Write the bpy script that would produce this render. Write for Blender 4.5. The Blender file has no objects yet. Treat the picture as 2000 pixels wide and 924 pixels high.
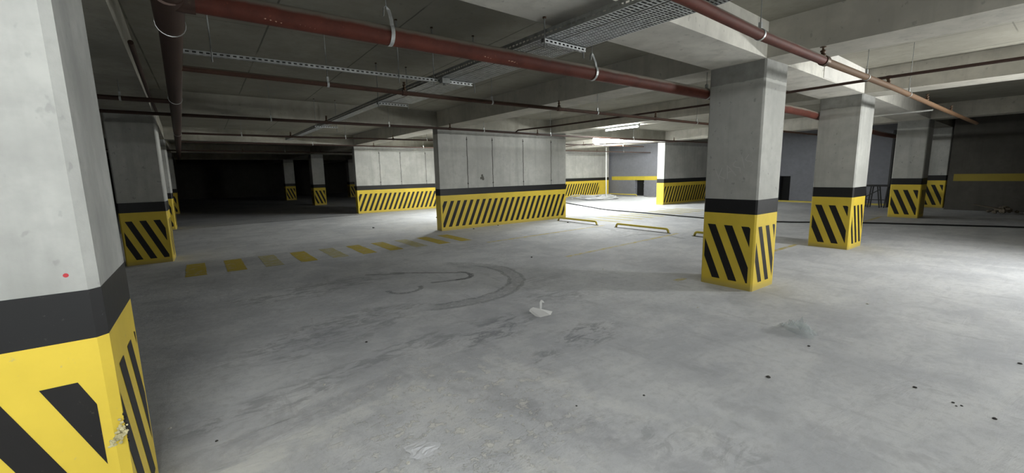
import bpy, math, random
from mathutils import Vector, Matrix
random.seed(7)
PI = math.pi
scene = bpy.context.scene
col = scene.collection

# ------------------------------------------------------------------ camera
F_PX, YAW, PITCH, ROLL, CAM_H = 816.3, 0.9412, 0.15, -0.0212, 1.5844
fw = Vector((math.cos(PITCH)*math.cos(YAW), math.cos(PITCH)*math.sin(YAW), -math.sin(PITCH)))
r0 = Vector((math.sin(YAW), -math.cos(YAW), 0)); u0 = r0.cross(fw)
rt = r0*math.cos(ROLL) + u0*math.sin(ROLL)
up = -r0*math.sin(ROLL) + u0*math.cos(ROLL)
cam_data = bpy.data.cameras.new('camera'); cam = bpy.data.objects.new('camera', cam_data); col.objects.link(cam)
mw = Matrix(((rt.x, up.x, -fw.x, 0), (rt.y, up.y, -fw.y, 0), (rt.z, up.z, -fw.z, CAM_H), (0, 0, 0, 1)))
cam.matrix_world = mw
cam_data.sensor_width = 36.0; cam_data.lens = F_PX/2000*36.0
cam_data.clip_start = 0.03; cam_data.clip_end = 200
scene.camera = cam
# ------------------------------------------------------------------ world, exposure
w = bpy.data.worlds.new('world'); scene.world = w; w.use_nodes = True
w.node_tree.nodes['Background'].inputs[0].default_value = (0.5, 0.55, 0.5, 1)
w.node_tree.nodes['Background'].inputs[1].default_value = 0.0
scene.view_settings.view_transform = 'Standard'; scene.view_settings.look = 'None'
scene.view_settings.gamma = 1.0; scene.view_settings.use_curve_mapping = False
scene.view_settings.exposure = 0.12
try:
    scene.cycles.max_bounces = 10; scene.cycles.diffuse_bounces = 6
    scene.cycles.sample_clamp_indirect = 6.0
    scene.cycles.transparent_max_bounces = 12
except Exception: pass
# tube lamps: (x, y, z, direction of the tube, emission strength)
LAMP_FAR = (14.6, 12.75, 2.98, 'Y', 235.0)
LAMP_EDGE = (10.02, 8.2, 2.812, 'Y', 500.0)
FILL_MID = (9.0, 14.4, 2.66, 'Y', 1450.0)  # unseen, added to brighten the rear partition
FILL_SIDE = (5.0, -2.4, 2.74, 'X', 420.0)  # unseen fill, added to lift the near floor and soffits
FILL_BAY = (20.3, 13.3, 2.66, 'X', 800.0)  # unseen fill, added to brighten the far side of the lit bay
LAMP_BACK = (-.75, -1.0, 2.56, 'X', 860.0)
FLOOD = (10.15, -1.7, 1.98, 920.0)       # work light on a stand, right of the frame
ZB, ZC = 2.88, 3.29      # beam soffit, slab soffit

# ------------------------------------------------------------------ node helpers
class NT:
    def __init__(s, name):
        s.m = bpy.data.materials.new(name); s.m.use_nodes = True
        s.t = s.m.node_tree; s.n = s.t.nodes; s.l = s.t.links
        s.b = s.n['Principled BSDF']; s.pos = s.n.new('ShaderNodeNewGeometry').outputs['Position']
    def _in(s, sock, v):
        if isinstance(v, (int, float)): sock.default_value = v
        elif isinstance(v, tuple): sock.default_value = v if len(v) == len(sock.default_value) else v + (1,)
        else: s.l.new(v, sock)
    def M(s, op, a, b=None, c=None, clamp=False):
        nd = s.n.new('ShaderNodeMath'); nd.operation = op; nd.use_clamp = clamp
        s._in(nd.inputs[0], a)
        if b is not None: s._in(nd.inputs[1], b)
        if c is not None: s._in(nd.inputs[2], c)
        return nd.outputs[0]
    def xyz(s, v=None):
        nd = s.n.new('ShaderNodeSeparateXYZ'); s.l.new(v or s.pos, nd.inputs[0]); return nd.outputs
    def mapv(s, scale=(1, 1, 1), rot=(0, 0, 0), loc=(0, 0, 0)):
        nd = s.n.new('ShaderNodeMapping'); s.l.new(s.pos, nd.inputs[0])
        nd.inputs['Scale'].default_value = scale; nd.inputs['Rotation'].default_value = rot; nd.inputs['Location'].default_value = loc
        return nd.outputs[0]
    def noise(s, scale, detail=4, rough=.55, vec=None, dist=0.0):
        nd = s.n.new('ShaderNodeTexNoise'); s.l.new(vec or s.pos, nd.inputs['Vector'])
        nd.inputs['Scale'].default_value = scale; nd.inputs['Detail'].default_value = detail
        nd.inputs['Roughness'].default_value = rough; nd.inputs['Distortion'].default_value = dist
        return nd.outputs[0]
    def step(s, v, a, b):      # smooth 0..1 between a and b
        nd = s.n.new('ShaderNodeMapRange'); nd.interpolation_type = 'SMOOTHSTEP'
        s._in(nd.inputs[0], v); s._in(nd.inputs[1], a); s._in(nd.inputs[2], b)
        return nd.outputs[0]
    def mix(s, f, a, b, mode='MIX'):
        nd = s.n.new('ShaderNodeMix'); nd.data_type = 'RGBA'; nd.blend_type = mode
        s._in(nd.inputs[0], f); s._in(nd.inputs[6], a); s._in(nd.inputs[7], b)
        return nd.outputs[2]
    def bump(s, h, strength=.3, dist=.01):
        nd = s.n.new('ShaderNodeBump'); nd.inputs['Strength'].default_value = strength; nd.inputs['Distance'].default_value = dist
        s._in(nd.inputs['Height'], h); s.l.new(nd.outputs[0], s.b.inputs['Normal'])
    def out(s, color, rough=.85, metal=0.0, spec=.3):
        s._in(s.b.inputs['Base Color'], color); s._in(s.b.inputs['Roughness'], rough)
        s.b.inputs['Metallic'].default_value = metal
        s.b.inputs['Specular IOR Level'].default_value = spec
        return s.m

def concrete(name, base, vary=.22, joint_z=None, pits=.5, streak=True, sc=1.0, seams=None):
    t = NT(name)
    dark = tuple(c*(1-vary) for c in base); lite = tuple(min(1, c*(1+vary)) for c in base)
    n1 = t.noise(1.1*sc, 5, .6); n2 = t.noise(7*sc, 5, .6); n3 = t.noise(60, 3, .6)
    c = t.mix(t.step(n1, .3, .7), dark, lite)
    c = t.mix(t.M('MULTIPLY', t.step(n2, .35, .75), .5), c, tuple(x*.8 for x in base))
    if streak:
        sv = t.noise(6, 4, .6, t.mapv((1, 1, .07)))
        c = t.mix(t.M('MULTIPLY', t.step(sv, .48, .72), .38), c, tuple(x*.62 for x in base))
    if pits:
        p = t.noise(16, 3, .5, t.mapv((1, 1, .7)))
        c = t.mix(t.M('MULTIPLY', t.step(p, .66, .72), pits), c, tuple(x*.45 for x in base))
        p2 = t.noise(9, 5, .7, t.mapv((1, 1, .5), loc=(4, 7, 1)))
        c = t.mix(t.M('MULTIPLY', t.step(p2, .62, .75), pits*.5), c, tuple(x*.6 for x in base))
    if joint_z is not None:
        z = t.xyz()[2]
        wob = t.M('ADD', z, t.M('MULTIPLY', t.M('SUBTRACT', t.noise(5, 4), .5), .05))
        j = t.step(wob, joint_z-.006, joint_z+.006)
        c = t.mix(t.M('MULTIPLY', j, t.M('ADD', .3, t.M('MULTIPLY', n2, .7))), c, tuple(x*.42 for x in base))
    if seams:
        x, y, z = t.xyz()
        fr = t.M('FRACT', t.M('DIVIDE', t.M('SUBTRACT', x, t.M('MULTIPLY', t.M('SUBTRACT', t.noise(3, 2), .5), .012)), 1.25))
        d = t.M('ABSOLUTE', t.M('SUBTRACT', fr, seams))
        k = t.M('MULTIPLY', t.M('SUBTRACT', 1, t.step(d, .005, .0095)), t.step(t.noise(.9, 3), .30, .5))
        c = t.mix(t.M('MULTIPLY', k, .75), c, tuple(x*.25 for x in base))
        fy = t.M('FRACT', t.M('DIVIDE', y, 2.5))
        d = t.M('ABSOLUTE', t.M('SUBTRACT', fy, .3))
        k = t.M('MULTIPLY', t.M('SUBTRACT', 1, t.step(d, .0015, .004)), t.step(t.noise(.8, 3), .5, .62))
        c = t.mix(t.M('MULTIPLY', k, .6), c, tuple(x*.3 for x in base))
    h = t.M('ADD', t.M('MULTIPLY', n2, .6), t.M('MULTIPLY', n3, .25))
    t.bump(h, .35, .01)
    return t.out(c, .9)

def paint(name, base, rough=.5, wear=(.3, .3, .28), amount=.3, dirt=.5):
    t = NT(name)
    n = t.noise(2.2, 5, .6); f = t.noise(34, 4, .65)
    c = t.mix(t.step(n, .3, .75), base, tuple(x*.86 for x in base))
    c = t.mix(t.M('MULTIPLY', t.step(f, .66, .72), amount), c, wear)
    z = t.xyz()[2]
    low = t.M('SUBTRACT', 1, t.step(t.M('ADD', z, t.M('MULTIPLY', t.M('SUBTRACT', n, .5), .12)), .0, .11))
    c = t.mix(t.M('MULTIPLY', low, dirt), c, (.30, .26, .15))
    t.bump(t.noise(22, 3), .15, .004)
    return t.out(c, rough)

def metal(name, base, rough=.4, metallic=.9, vary=.3):
    t = NT(name); n = t.noise(14, 5, .6)
    c = t.mix(t.step(n, .35, .7), base, tuple(x*(1-vary) for x in base))
    return t.out(c, rough, metallic, .5)

M_COL = concrete('column concrete', (.45, .45, .425), .12, joint_z=2.66)
M_COLN = concrete('near column concrete', (.40, .405, .39), .15, pits=.3, sc=1.8)
M_WALL = concrete('partition concrete', (.45, .45, .425), .14, joint_z=2.70, pits=.25)
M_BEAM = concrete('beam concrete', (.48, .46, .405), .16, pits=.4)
M_BEAM_SHADED = concrete('shaded beam concrete', (.30, .287, .245), .18, pits=.4)  # darker copy of the beam concrete, dimness of the dark bays in its colour
M_BEAM_LIT = concrete('lit beam concrete', (.66, .64, .58), .14, pits=.45)  # paler copy of the beam concrete, brightness of the lit soffit in its colour
M_SLAB = concrete('slab concrete', (.275, .262, .22), .15, streak=False, pits=.35, seams=.624)
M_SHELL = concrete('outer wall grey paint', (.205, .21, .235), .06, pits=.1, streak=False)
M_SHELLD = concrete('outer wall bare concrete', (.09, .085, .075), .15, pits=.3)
M_SEAM = concrete('mortar seam', (.10, .098, .09), .2, streak=False, pits=0)
M_LIGHTCHIP = concrete('chipped plaster', (.55, .5, .3), .25, streak=False, pits=.5, sc=10)
M_YEL = paint('yellow paint', (.75, .56, .065), .45)
M_BLK = paint('black paint', (.017, .017, .018), .42, (.12, .12, .12), .25, .0)
M_STRIPE = paint('black stripe paint', (.014, .013, .013), .5, (.15, .14, .1), .35, .1)
M_BAND = paint('yellow line paint', (.62, .50, .06), .6)
def dusty(name, base, top=(.24, .225, .19), patch=.5):
    t = NT(name); n = t.noise(5, 5, .65); f = t.noise(30, 4, .65)
    c = t.mix(t.step(n, .3, .75), base, tuple(x*.6 for x in base))
    c = t.mix(t.M('MULTIPLY', t.step(f, .6, .72), patch), c, tuple(min(1, x*1.9) for x in base))
    g = t.n.new('ShaderNodeNewGeometry').outputs['Normal']
    nz = t.xyz(g)[2]
    c = t.mix(t.M('MULTIPLY', t.step(t.M('ADD', nz, t.M('MULTIPLY', t.M('SUBTRACT', n, .5), .5)), .12, .6), .85), c, top)   # settled cement dust
    return t.out(c, .65)
M_RED = dusty('red pipe primer', (.125, .032, .020))
M_BROWN = dusty('brown pipe primer', (.075, .035, .022), (.12, .10, .08))
M_RUST = paint('rusty brown pipe', (.15, .085, .045), .7, (.36, .25, .13), .95, 0)
M_DARKPIPE = paint('dark brown pipe', (.05, .027, .02), .6, (.12, .09, .06), .4, 0)
M_GALV = metal('galvanised steel', (.62, .64, .64), .45, .55)
M_GALVD = metal('dull galvanised steel', (.30, .31, .30), .55, .5)
M_BRASS = metal('dark brass', (.10, .06, .035), .5, .6)
M_PVC = paint('grey white plastic', (.62, .62, .60), .5, (.4, .4, .4), .2, 0)
M_CABLE = paint('black rubber', (.02, .02, .02), .6, (.1, .1, .1), .2, 0)
M_HOSE = paint('pale plastic hose', (.55, .56, .58), .5, (.4, .4, .4), .2, 0)
M_WOOD = paint('dusty wood', (.20, .17, .13), .8, (.3, .28, .25), .5, 0)
M_STEELD = paint('dark steel', (.03, .03, .03), .6, (.1, .1, .1), .3, 0)
M_PAPER = paint('white paper', (.80, .80, .80), .7, (.7, .7, .7), .1, 0)
M_STONE = concrete('dark crumb', (.06, .058, .055), .3, streak=False, pits=0, sc=8)
M_PALE = concrete('pale crumb', (.62, .60, .55), .2, streak=False, pits=0, sc=8)
M_CHALK = paint('scratched chalk mark', (.52, .52, .50), .9, (.4, .4, .4), .9, 0)
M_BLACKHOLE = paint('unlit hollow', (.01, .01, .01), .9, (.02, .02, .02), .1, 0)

def floor_material():
    t = NT('floor concrete')
    x, y, z = t.xyz()
    big = t.noise(.45, 5, .6); mid = t.noise(1.8, 6, .65, dist=.6); fine = t.noise(14, 5, .65); grit = t.noise(90, 3, .6)
    brush = t.noise(3.2, 8, .7, t.mapv((.55, 1.7, 1), rot=(0, 0, .35)), dist=.9)
    c = t.mix(t.step(big, .36, .62), (.48, .492, .525), (.625, .635, .66))
    c = t.mix(t.M('MULTIPLY', t.step(mid, .44, .60), .32), c, (.68, .68, .685))
    c = t.mix(t.M('MULTIPLY', t.step(mid, .56, .40), .20), c, (.43, .435, .455))
    c = t.mix(t.M('MULTIPLY', t.step(brush, .50, .62), .22), c, (.40, .41, .435))
    c = t.mix(t.M('MULTIPLY', t.step(brush, .47, .40), .18), c, (.70, .70, .69))
    c = t.mix(t.M('MULTIPLY', t.step(fine, .45, .68), .30), c, (.38, .385, .40))
    c = t.mix(t.M('MULTIPLY', t.step(grit, .58, .66), .22), c, (.30, .305, .32))
    # swept, stretched scuffs
    st = t.noise(2.6, 6, .68, t.mapv((1.5, .45, 1), rot=(0, 0, .75)), dist=.5)
    c = t.mix(t.M('MULTIPLY', t.step(st, .56, .66), .30), c, (.33, .335, .36))
    # rubbed dark patches
    sc = t.noise(5.5, 9, .74, t.mapv((.7, 1.5, 1), rot=(0, 0, .3)), dist=.7)
    rub = t.step(sc, .46, .58)
    for cx, cy, ra, rb, an, k in ((2.30, 3.45, .75, .32, .25, .8), (2.95, 2.75, .50, .26, .1, .75), (2.25, 2.62, .30, .14, .6, .6), (1.0, 4.5, 1.3, .55, .3, .55), (3.5, 3.9, .8, .3, -.4, .5),
                                  (1.15, 6.4, 1.3, .5, .1, .55), (3.9, 4.6, .8, .35, .2, .35), (1.5, 3.6, .9, .25, .2, .5), (.3, 3.3, .9, .2, .2, .5), (2.1, 1.3, .7, .22, -1.0, .4), (5.0, 8.0, 2.0, .5, .1, .3), (8.6, 6.8, .9, .5, .4, .45)):
        ddx, ddy = t.M('SUBTRACT', x, cx), t.M('SUBTRACT', y, cy); cs, sn = math.cos(an), math.sin(an)
        a_ = t.M('DIVIDE', t.M('ADD', t.M('MULTIPLY', ddx, cs), t.M('MULTIPLY', ddy, sn)), ra)
        b_ = t.M('DIVIDE', t.M('SUBTRACT', t.M('MULTIPLY', ddy, cs), t.M('MULTIPLY', ddx, sn)), rb)
        q = t.M('SQRT', t.M('ADD', t.M('MULTIPLY', a_, a_), t.M('MULTIPLY', b_, b_)))
        q = t.M('ADD', q, t.M('MULTIPLY', t.M('SUBTRACT', brush, .5), 1.6))
        c = t.mix(t.M('MULTIPLY', t.M('MULTIPLY', t.step(q, 1.1, .45), rub), k), c, (.235, .24, .26))
    # smeared tracks of wet plaster in the foreground: straight bands with soft edges
    def seg(ax_, ay_, bx_, by_, wd, strength, colr, n0=.35, n1=.6, wob=.22):
        L2 = (bx_-ax_)**2+(by_-ay_)**2
        px_, py_ = t.M('SUBTRACT', x, ax_), t.M('SUBTRACT', y, ay_)
        tt = t.M('DIVIDE', t.M('ADD', t.M('MULTIPLY', px_, bx_-ax_), t.M('MULTIPLY', py_, by_-ay_)), L2, clamp=True)
        ex, ey = t.M('SUBTRACT', px_, t.M('MULTIPLY', tt, bx_-ax_)), t.M('SUBTRACT', py_, t.M('MULTIPLY', tt, by_-ay_))
        d = t.M('SQRT', t.M('ADD', t.M('MULTIPLY', ex, ex), t.M('MULTIPLY', ey, ey)))
        d = t.M('ADD', d, t.M('MULTIPLY', t.M('SUBTRACT', brush, .5), wob))
        return t.mix(t.M('MULTIPLY', t.M('MULTIPLY', t.step(d, wd, wd*.55), t.step(t.noise(6, 5, .7), n0, n1)), strength), c, colr)
    c = seg(-.3, 2.78, 1.20, 3.12, .13, .45, (.35, .355, .385))
    c = seg(-.2, 2.55, 1.15, 2.85, .10, .5, (.76, .76, .74))
    c = seg(1.35, 3.0, 1.62, 2.1, .16, .5, (.37, .375, .40)); c = seg(1.62, 2.1, 1.95, 1.0, .14, .5, (.35, .355, .385))
    c = seg(1.85, 2.9, 2.25, 1.2, .10, .35, (.78, .78, .77)); c = seg(1.1, 2.6, 1.35, 1.5, .12, .35, (.74, .73, .70))
    c = seg(2.7, 1.3, 3.0, .4, .10, .35, (.37, .375, .40)); c = seg(4.2, 2.2, 5.8, .9, .12, .28, (.38, .385, .41))
    c = seg(2.35, 6.62, 3.18, 5.93, .035, .75, (.13, .132, .14), .3, .5, .03); c = seg(2.60, 5.60, 3.02, 5.49, .045, .6, (.13, .132, .14), .3, .5, .03)
    c = seg(2.0, 6.75, 2.45, 6.45, .06, .5, (.16, .165, .175), .3, .5, .06)
    # tyre marks, arcs of circles
    def arc(cx, cy, r, wd, a0, a1, strength, brk=30):
        ddx = t.M('SUBTRACT', x, cx); ddy = t.M('SUBTRACT', y, cy)
        rad = t.M('SQRT', t.M('ADD', t.M('MULTIPLY', ddx, ddx), t.M('MULTIPLY', ddy, ddy)))
        rad = t.M('ADD', rad, t.M('MULTIPLY', t.M('SUBTRACT', mid, .5), .22))
        d = t.M('ABSOLUTE', t.M('SUBTRACT', rad, r))
        k = t.M('SUBTRACT', 1, t.step(d, wd*.55, wd))
        am = math.radians((a0+a1)/2); ah = math.radians(abs(a1-a0)/2)
        cs, sn = math.cos(am), math.sin(am)
        dot = t.M('DIVIDE', t.M('ADD', t.M('MULTIPLY', ddx, cs), t.M('MULTIPLY', ddy, sn)), t.M('MAXIMUM', rad, .01))
        k = t.M('MULTIPLY', k, t.step(dot, math.cos(ah)-.05, math.cos(ah)+.12))
        br = t.noise(brk, 4, .7)
        return t.M('MULTIPLY', t.M('MULTIPLY', k, t.step(br, .3, .55)), strength)
    for a in ((2.65, 5.65, 1.25, .15, -118, 58, .30, 18), (2.65, 5.65, 1.13, .035, -118, 30, .5, 22), (2.65, 5.65, 1.35, .035, -122, 10, .36, 26),
              (3.08, 5.73, .235, .05, -125, 62, .9, 20), (2.15, 5.53, .21, .045, -200, 10, .6, 22),
              (8.2, 5.9, .8, .10, -40, 60, .4), (8.3, 7.9, .7, .09, -60, 50, .35)):
        c = t.mix(arc(*a), c, (.12, .122, .13))
    # dried pale plaster splashes in the foreground
    dx = t.M('SUBTRACT', x, 1.25); dy = t.M('SUBTRACT', y, 2.35)
    rr = t.M('SQRT', t.M('ADD', t.M('MULTIPLY', dx, dx), t.M('MULTIPLY', dy, dy)))
    reg = t.M('SUBTRACT', 1, t.step(rr, .3, 1.3))
    pl = t.noise(9, 7, .72)
    k = t.M('MULTIPLY', t.step(pl, .54, .60), reg)
    c = t.mix(t.M('MULTIPLY', k, .6), c, (.72, .70, .65))
    crumb = t.noise(140, 2, .5)
    c = t.mix(t.M('MULTIPLY', t.M('MULTIPLY', t.step(crumb, .66, .70), reg), .7), c, (.14, .14, .15))
    # darker floor tone beyond the joint on the left
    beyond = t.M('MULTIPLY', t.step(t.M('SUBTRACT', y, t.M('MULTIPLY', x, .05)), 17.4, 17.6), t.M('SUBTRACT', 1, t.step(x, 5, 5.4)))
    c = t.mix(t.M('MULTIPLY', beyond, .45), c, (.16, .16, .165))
    h = t.M('ADD', t.M('ADD', t.M('MULTIPLY', fine, .5), t.M('MULTIPLY', grit, .12)), t.M('ADD', t.M('MULTIPLY', k, .6), t.M('MULTIPLY', brush, 1.3)))
    t.bump(h, .6, .014)
    return t.out(c, .8, 0, .3)
M_FLOOR = floor_material()

def worn(name, base, lo, hi):
    t = NT(name)
    n = t.noise(7, 6, .7); m = t.noise(.9, 3, .5)
    f = t.M('MULTIPLY', t.step(n, lo, hi), .95)
    c = t.mix(f, base, (.52, .52, .51))
    c = t.mix(t.M('MULTIPLY', t.step(t.noise(30, 4), .5, .7), .35), c, (.42, .42, .41))
    return t.out(c, .75)
M_ZEB = worn('worn yellow floor paint', (.52, .40, .05), .50, .78)
M_ZEBW = worn('rubbed pale floor paint', (.46, .42, .20), .42, .72)
M_LINE = worn('thin worn yellow line', (.50, .40, .08), .38, .66)

def emitter(name, colr, strength):
    m = bpy.data.materials.new(name); m.use_nodes = True; nt = m.node_tree
    b = nt.nodes['Principled BSDF']
    b.inputs['Base Color'].default_value = (.8, .8, .8, 1)
    b.inputs['Emission Color'].default_value = colr + (1,)
    b.inputs['Emission Strength'].default_value = strength
    return m

def clear_film():
    t = NT('clear plastic film')
    n = t.noise(60, 3)
    t.b.inputs['Base Color'].default_value = (.85, .87, .88, 1)
    t.b.inputs['Roughness'].default_value = .05
    t.b.inputs['Specular IOR Level'].default_value = .9
    tr = t.n.new('ShaderNodeBsdfTransparent'); tr.inputs[0].default_value = (.93, .95, .95, 1)
    mx = t.n.new('ShaderNodeMixShader'); mx.inputs[0].default_value = .22
    t.l.new(tr.outputs[0], mx.inputs[1]); t.l.new(t.b.outputs[0], mx.inputs[2])
    t.l.new(mx.outputs[0], t.n['Material Output'].inputs[0])
    t.bump(n, .4, .003)
    return t.m
M_FILM = clear_film()

# ------------------------------------------------------------------ mesh helpers (world coordinates in, local mesh out)
class MB:
    def __init__(s): s.v = []; s.f = []; s.mi = []; s.smooth = []
    def add(s, vs, fs, mi=0, smooth=False):
        o = len(s.v); s.v += [tuple(p) for p in vs]
        s.f += [tuple(i+o for i in f) for f in fs]; s.mi += [mi]*len(fs); s.smooth += [smooth]*len(fs)
    def prism(s, poly, z0, z1, mi=0):           # poly counter-clockwise
        n = len(poly)
        vs = [(x, y, z0) for x, y in poly] + [(x, y, z1) for x, y in poly]
        fs = [tuple(range(n-1, -1, -1)), tuple(range(n, 2*n))] + [(i, (i+1) % n, n+(i+1) % n, n+i) for i in range(n)]
        s.add(vs, fs, mi)
    def box(s, x0, x1, y0, y1, z0, z1, mi=0):
        s.prism([(x0, y0), (x1, y0), (x1, y1), (x0, y1)], z0, z1, mi)
    def obox(s, c, ax, ay, az, hx, hy, hz, mi=0):   # oriented box
        c = Vector(c); ax, ay, az = Vector(ax)*hx, Vector(ay)*hy, Vector(az)*hz
        vs = [c+i*ax+j*ay+k*az for k in (-1, 1) for j in (-1, 1) for i in (-1, 1)]
        s.add(vs, [(0, 2, 3, 1), (4, 5, 7, 6), (0, 1, 5, 4), (2, 6, 7, 3), (0, 4, 6, 2), (1, 3, 7, 5)], mi)
    def bar(s, p, q, wd, ht, mi=0):
        p, q = Vector(p), Vector(q); d = q-p; L = d.length; d.normalize()
        a = Vector((0, 0, 1)) if abs(d.z) < .9 else Vector((1, 0, 0))
        n = d.cross(a).normalized(); b = n.cross(d)
        s.obox((p+q)/2, d, n, b, L/2, wd/2, ht/2, mi)
    def tube(s, pts, r, seg=12, mi=0, closed=False, caps=True):
        pts = [Vector(p) for p in pts]; n = len(pts); rs = r if isinstance(r, (list, tuple)) else [r]*n
        dirs = []
        for i in range(n):
            if closed: d = pts[(i+1) % n]-pts[i-1]
            else: d = pts[min(i+1, n-1)]-pts[max(i-1, 0)]
            dirs.append(d.normalized())
        a = Vector((0, 0, 1)) if abs(dirs[0].z) < .9 else Vector((1, 0, 0))
        nrm = dirs[0].cross(a).normalized(); vs = []
        for i in range(n):
            nrm = (nrm - dirs[i]*nrm.dot(dirs[i])).normalized(); b = dirs[i].cross(nrm)
            vs += [pts[i] + (nrm*math.cos(2*PI*k/seg) + b*math.sin(2*PI*k/seg))*rs[i] for k in range(seg)]
        fs = []
        for i in range(n if closed else n-1):
            j = (i+1) % n
            fs += [(i*seg+k, i*seg+(k+1) % seg, j*seg+(k+1) % seg, j*seg+k) for k in range(seg)]
        s.add(vs, fs, mi, True)
        if caps and not closed:
            s.add(vs[:seg], [tuple(range(seg-1, -1, -1))], mi); s.add(vs[-seg:], [tuple(range(seg))], mi)
    def lathe(s, c, prof, seg=12, mi=0):        # prof: (radius, z) upward about c
        vs = []
        for r, z in prof: vs += [(c[0]+r*math.cos(2*PI*k/seg), c[1]+r*math.sin(2*PI*k/seg), c[2]+z) for k in range(seg)]
        fs = [(i*seg+k, i*seg+(k+1) % seg, (i+1)*seg+(k+1) % seg, (i+1)*seg+k) for i in range(len(prof)-1) for k in range(seg)]
        fs += [tuple(range(seg-1, -1, -1)), tuple(range((len(prof)-1)*seg, len(prof)*seg))]
        s.add(vs, fs, mi, True)
    def lump(s, c, r, flat=.6, mi=0, seed=0):
        rd = random.Random(seed); vs = []; N, Mn = 7, 5
        for i in range(Mn):
            th = PI*(i+.5)/Mn
            for k in range(N):
                q = r*(.7+.5*rd.random())
                vs.append((c[0]+q*math.sin(th)*math.cos(2*PI*k/N), c[1]+q*math.sin(th)*math.sin(2*PI*k/N), c[2]+q*flat*math.cos(th)))
        fs = [(i*N+k, (i+1)*N+k, (i+1)*N+(k+1) % N, i*N+(k+1) % N) for i in range(Mn-1) for k in range(N)]
        fs += [tuple(range(N)), tuple(range(Mn*N-1, (Mn-1)*N-1, -1))]
        s.add(vs, fs, mi)
    def build(s, name, mats, parent=None, origin=None):
        me = bpy.data.meshes.new(name)
        o = parent.matrix_world.translation.copy() if parent else Vector(origin or (0, 0, 0))
        if parent: o = Vector(parent['_o'])
        me.from_pydata([(a-o.x, b-o.y, c-o.z) for a, b, c in s.v], [], s.f)
        for m in (mats if isinstance(mats, (list, tuple)) else [mats]): me.materials.append(m)
        for p, mi, sm in zip(me.polygons, s.mi, s.smooth): p.material_index = mi; p.use_smooth = sm
        me.update()
        ob = bpy.data.objects.new(name, me); col.objects.link(ob)
        if parent: ob.parent = parent
        else: ob.location = o
        ob['_o'] = (o.x, o.y, o.z)
        return ob

def tag(o, label, cat, group=None):
    o['label'] = label; o['category'] = cat
    if group: o['group'] = group
    return o
def thing(name, label, cat, loc, group=None):
    o = bpy.data.objects.new(name, None); col.objects.link(o); o.location = loc
    o.empty_display_size = .2; o['_o'] = tuple(loc)
    return tag(o, label, cat, group)
def struct(name, mb, mats, origin=(0, 0, 0)):
    o = mb.build(name, mats, None, origin); o['kind'] = 'structure'; return o
def lerp(tab, t):
    if t <= tab[0][0]: a, b = tab[0], tab[1]
    elif t >= tab[-1][0]: a, b = tab[-2], tab[-1]
    else:
        for a, b in zip(tab, tab[1:]):
            if a[0] <= t <= b[0]: break
    return a[1] + (b[1]-a[1])*(t-a[0])/(b[0]-a[0])

# ------------------------------------------------------------------ the shell
XR, XL, YF, YN = 22.4, -14.0, 44.0, -14.0
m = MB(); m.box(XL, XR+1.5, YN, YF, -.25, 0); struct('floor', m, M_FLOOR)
m = MB(); m.box(XL, XR+1.5, YN, YF, ZC, ZC+.3); struct('ceiling', m, M_SLAB)
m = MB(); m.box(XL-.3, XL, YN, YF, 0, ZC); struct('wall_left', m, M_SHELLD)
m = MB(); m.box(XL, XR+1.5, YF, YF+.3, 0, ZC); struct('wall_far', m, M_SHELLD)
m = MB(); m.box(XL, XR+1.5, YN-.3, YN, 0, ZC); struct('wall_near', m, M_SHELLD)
# grey painted wall on the right with two ragged openings; the yellow stripe only on its lit bay
m = MB()
for y0, y1, z0, z1 in ((3.75, 8.3, 0, ZC), (8.3, 8.8, 1.18, ZC), (8.8, 16.5, 0, ZC), (16.5, 17.2, 1.0, ZC), (17.2, YF, 0, ZC)):
    m.box(XR, XR+.25, y0, y1, z0, z1)
m.add([(XR-.004, 11.9, .99), (XR-.004, 19.1, .99), (XR-.004, 19.1, 1.23), (XR-.004, 11.9, 1.23)], [(3, 2, 1, 0)], 1)
rr = random.Random(3)
for k in range(14):   # broken brick edge of the opening
    m.lump((XR+.05, 16.46+rr.uniform(-.03, .05) + (.0 if k < 9 else .74), .08+.1*(k % 9)), .06, 1, 0, k)
struct('wall_right', m, [M_SHELL, M_BAND])
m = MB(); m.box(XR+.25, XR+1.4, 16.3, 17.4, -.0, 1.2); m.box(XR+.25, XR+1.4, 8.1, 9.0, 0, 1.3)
struct('trim_1', m, M_BLACKHOLE)  # solid black blocks, darkness inside the two openings put into the colour
# darker wall at the right edge of the view
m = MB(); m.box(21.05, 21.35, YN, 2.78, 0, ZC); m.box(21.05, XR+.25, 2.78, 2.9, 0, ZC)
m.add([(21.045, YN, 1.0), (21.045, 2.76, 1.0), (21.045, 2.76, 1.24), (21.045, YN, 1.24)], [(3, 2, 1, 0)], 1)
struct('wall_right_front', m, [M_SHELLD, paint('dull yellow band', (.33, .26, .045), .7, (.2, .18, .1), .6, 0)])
# yellow kerb line at the foot of the grey wall
m = MB(); m.box(21.75, 21.87, 3.9, 11.2, 0, .07); k = struct('trim_2', m, M_BAND)

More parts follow.
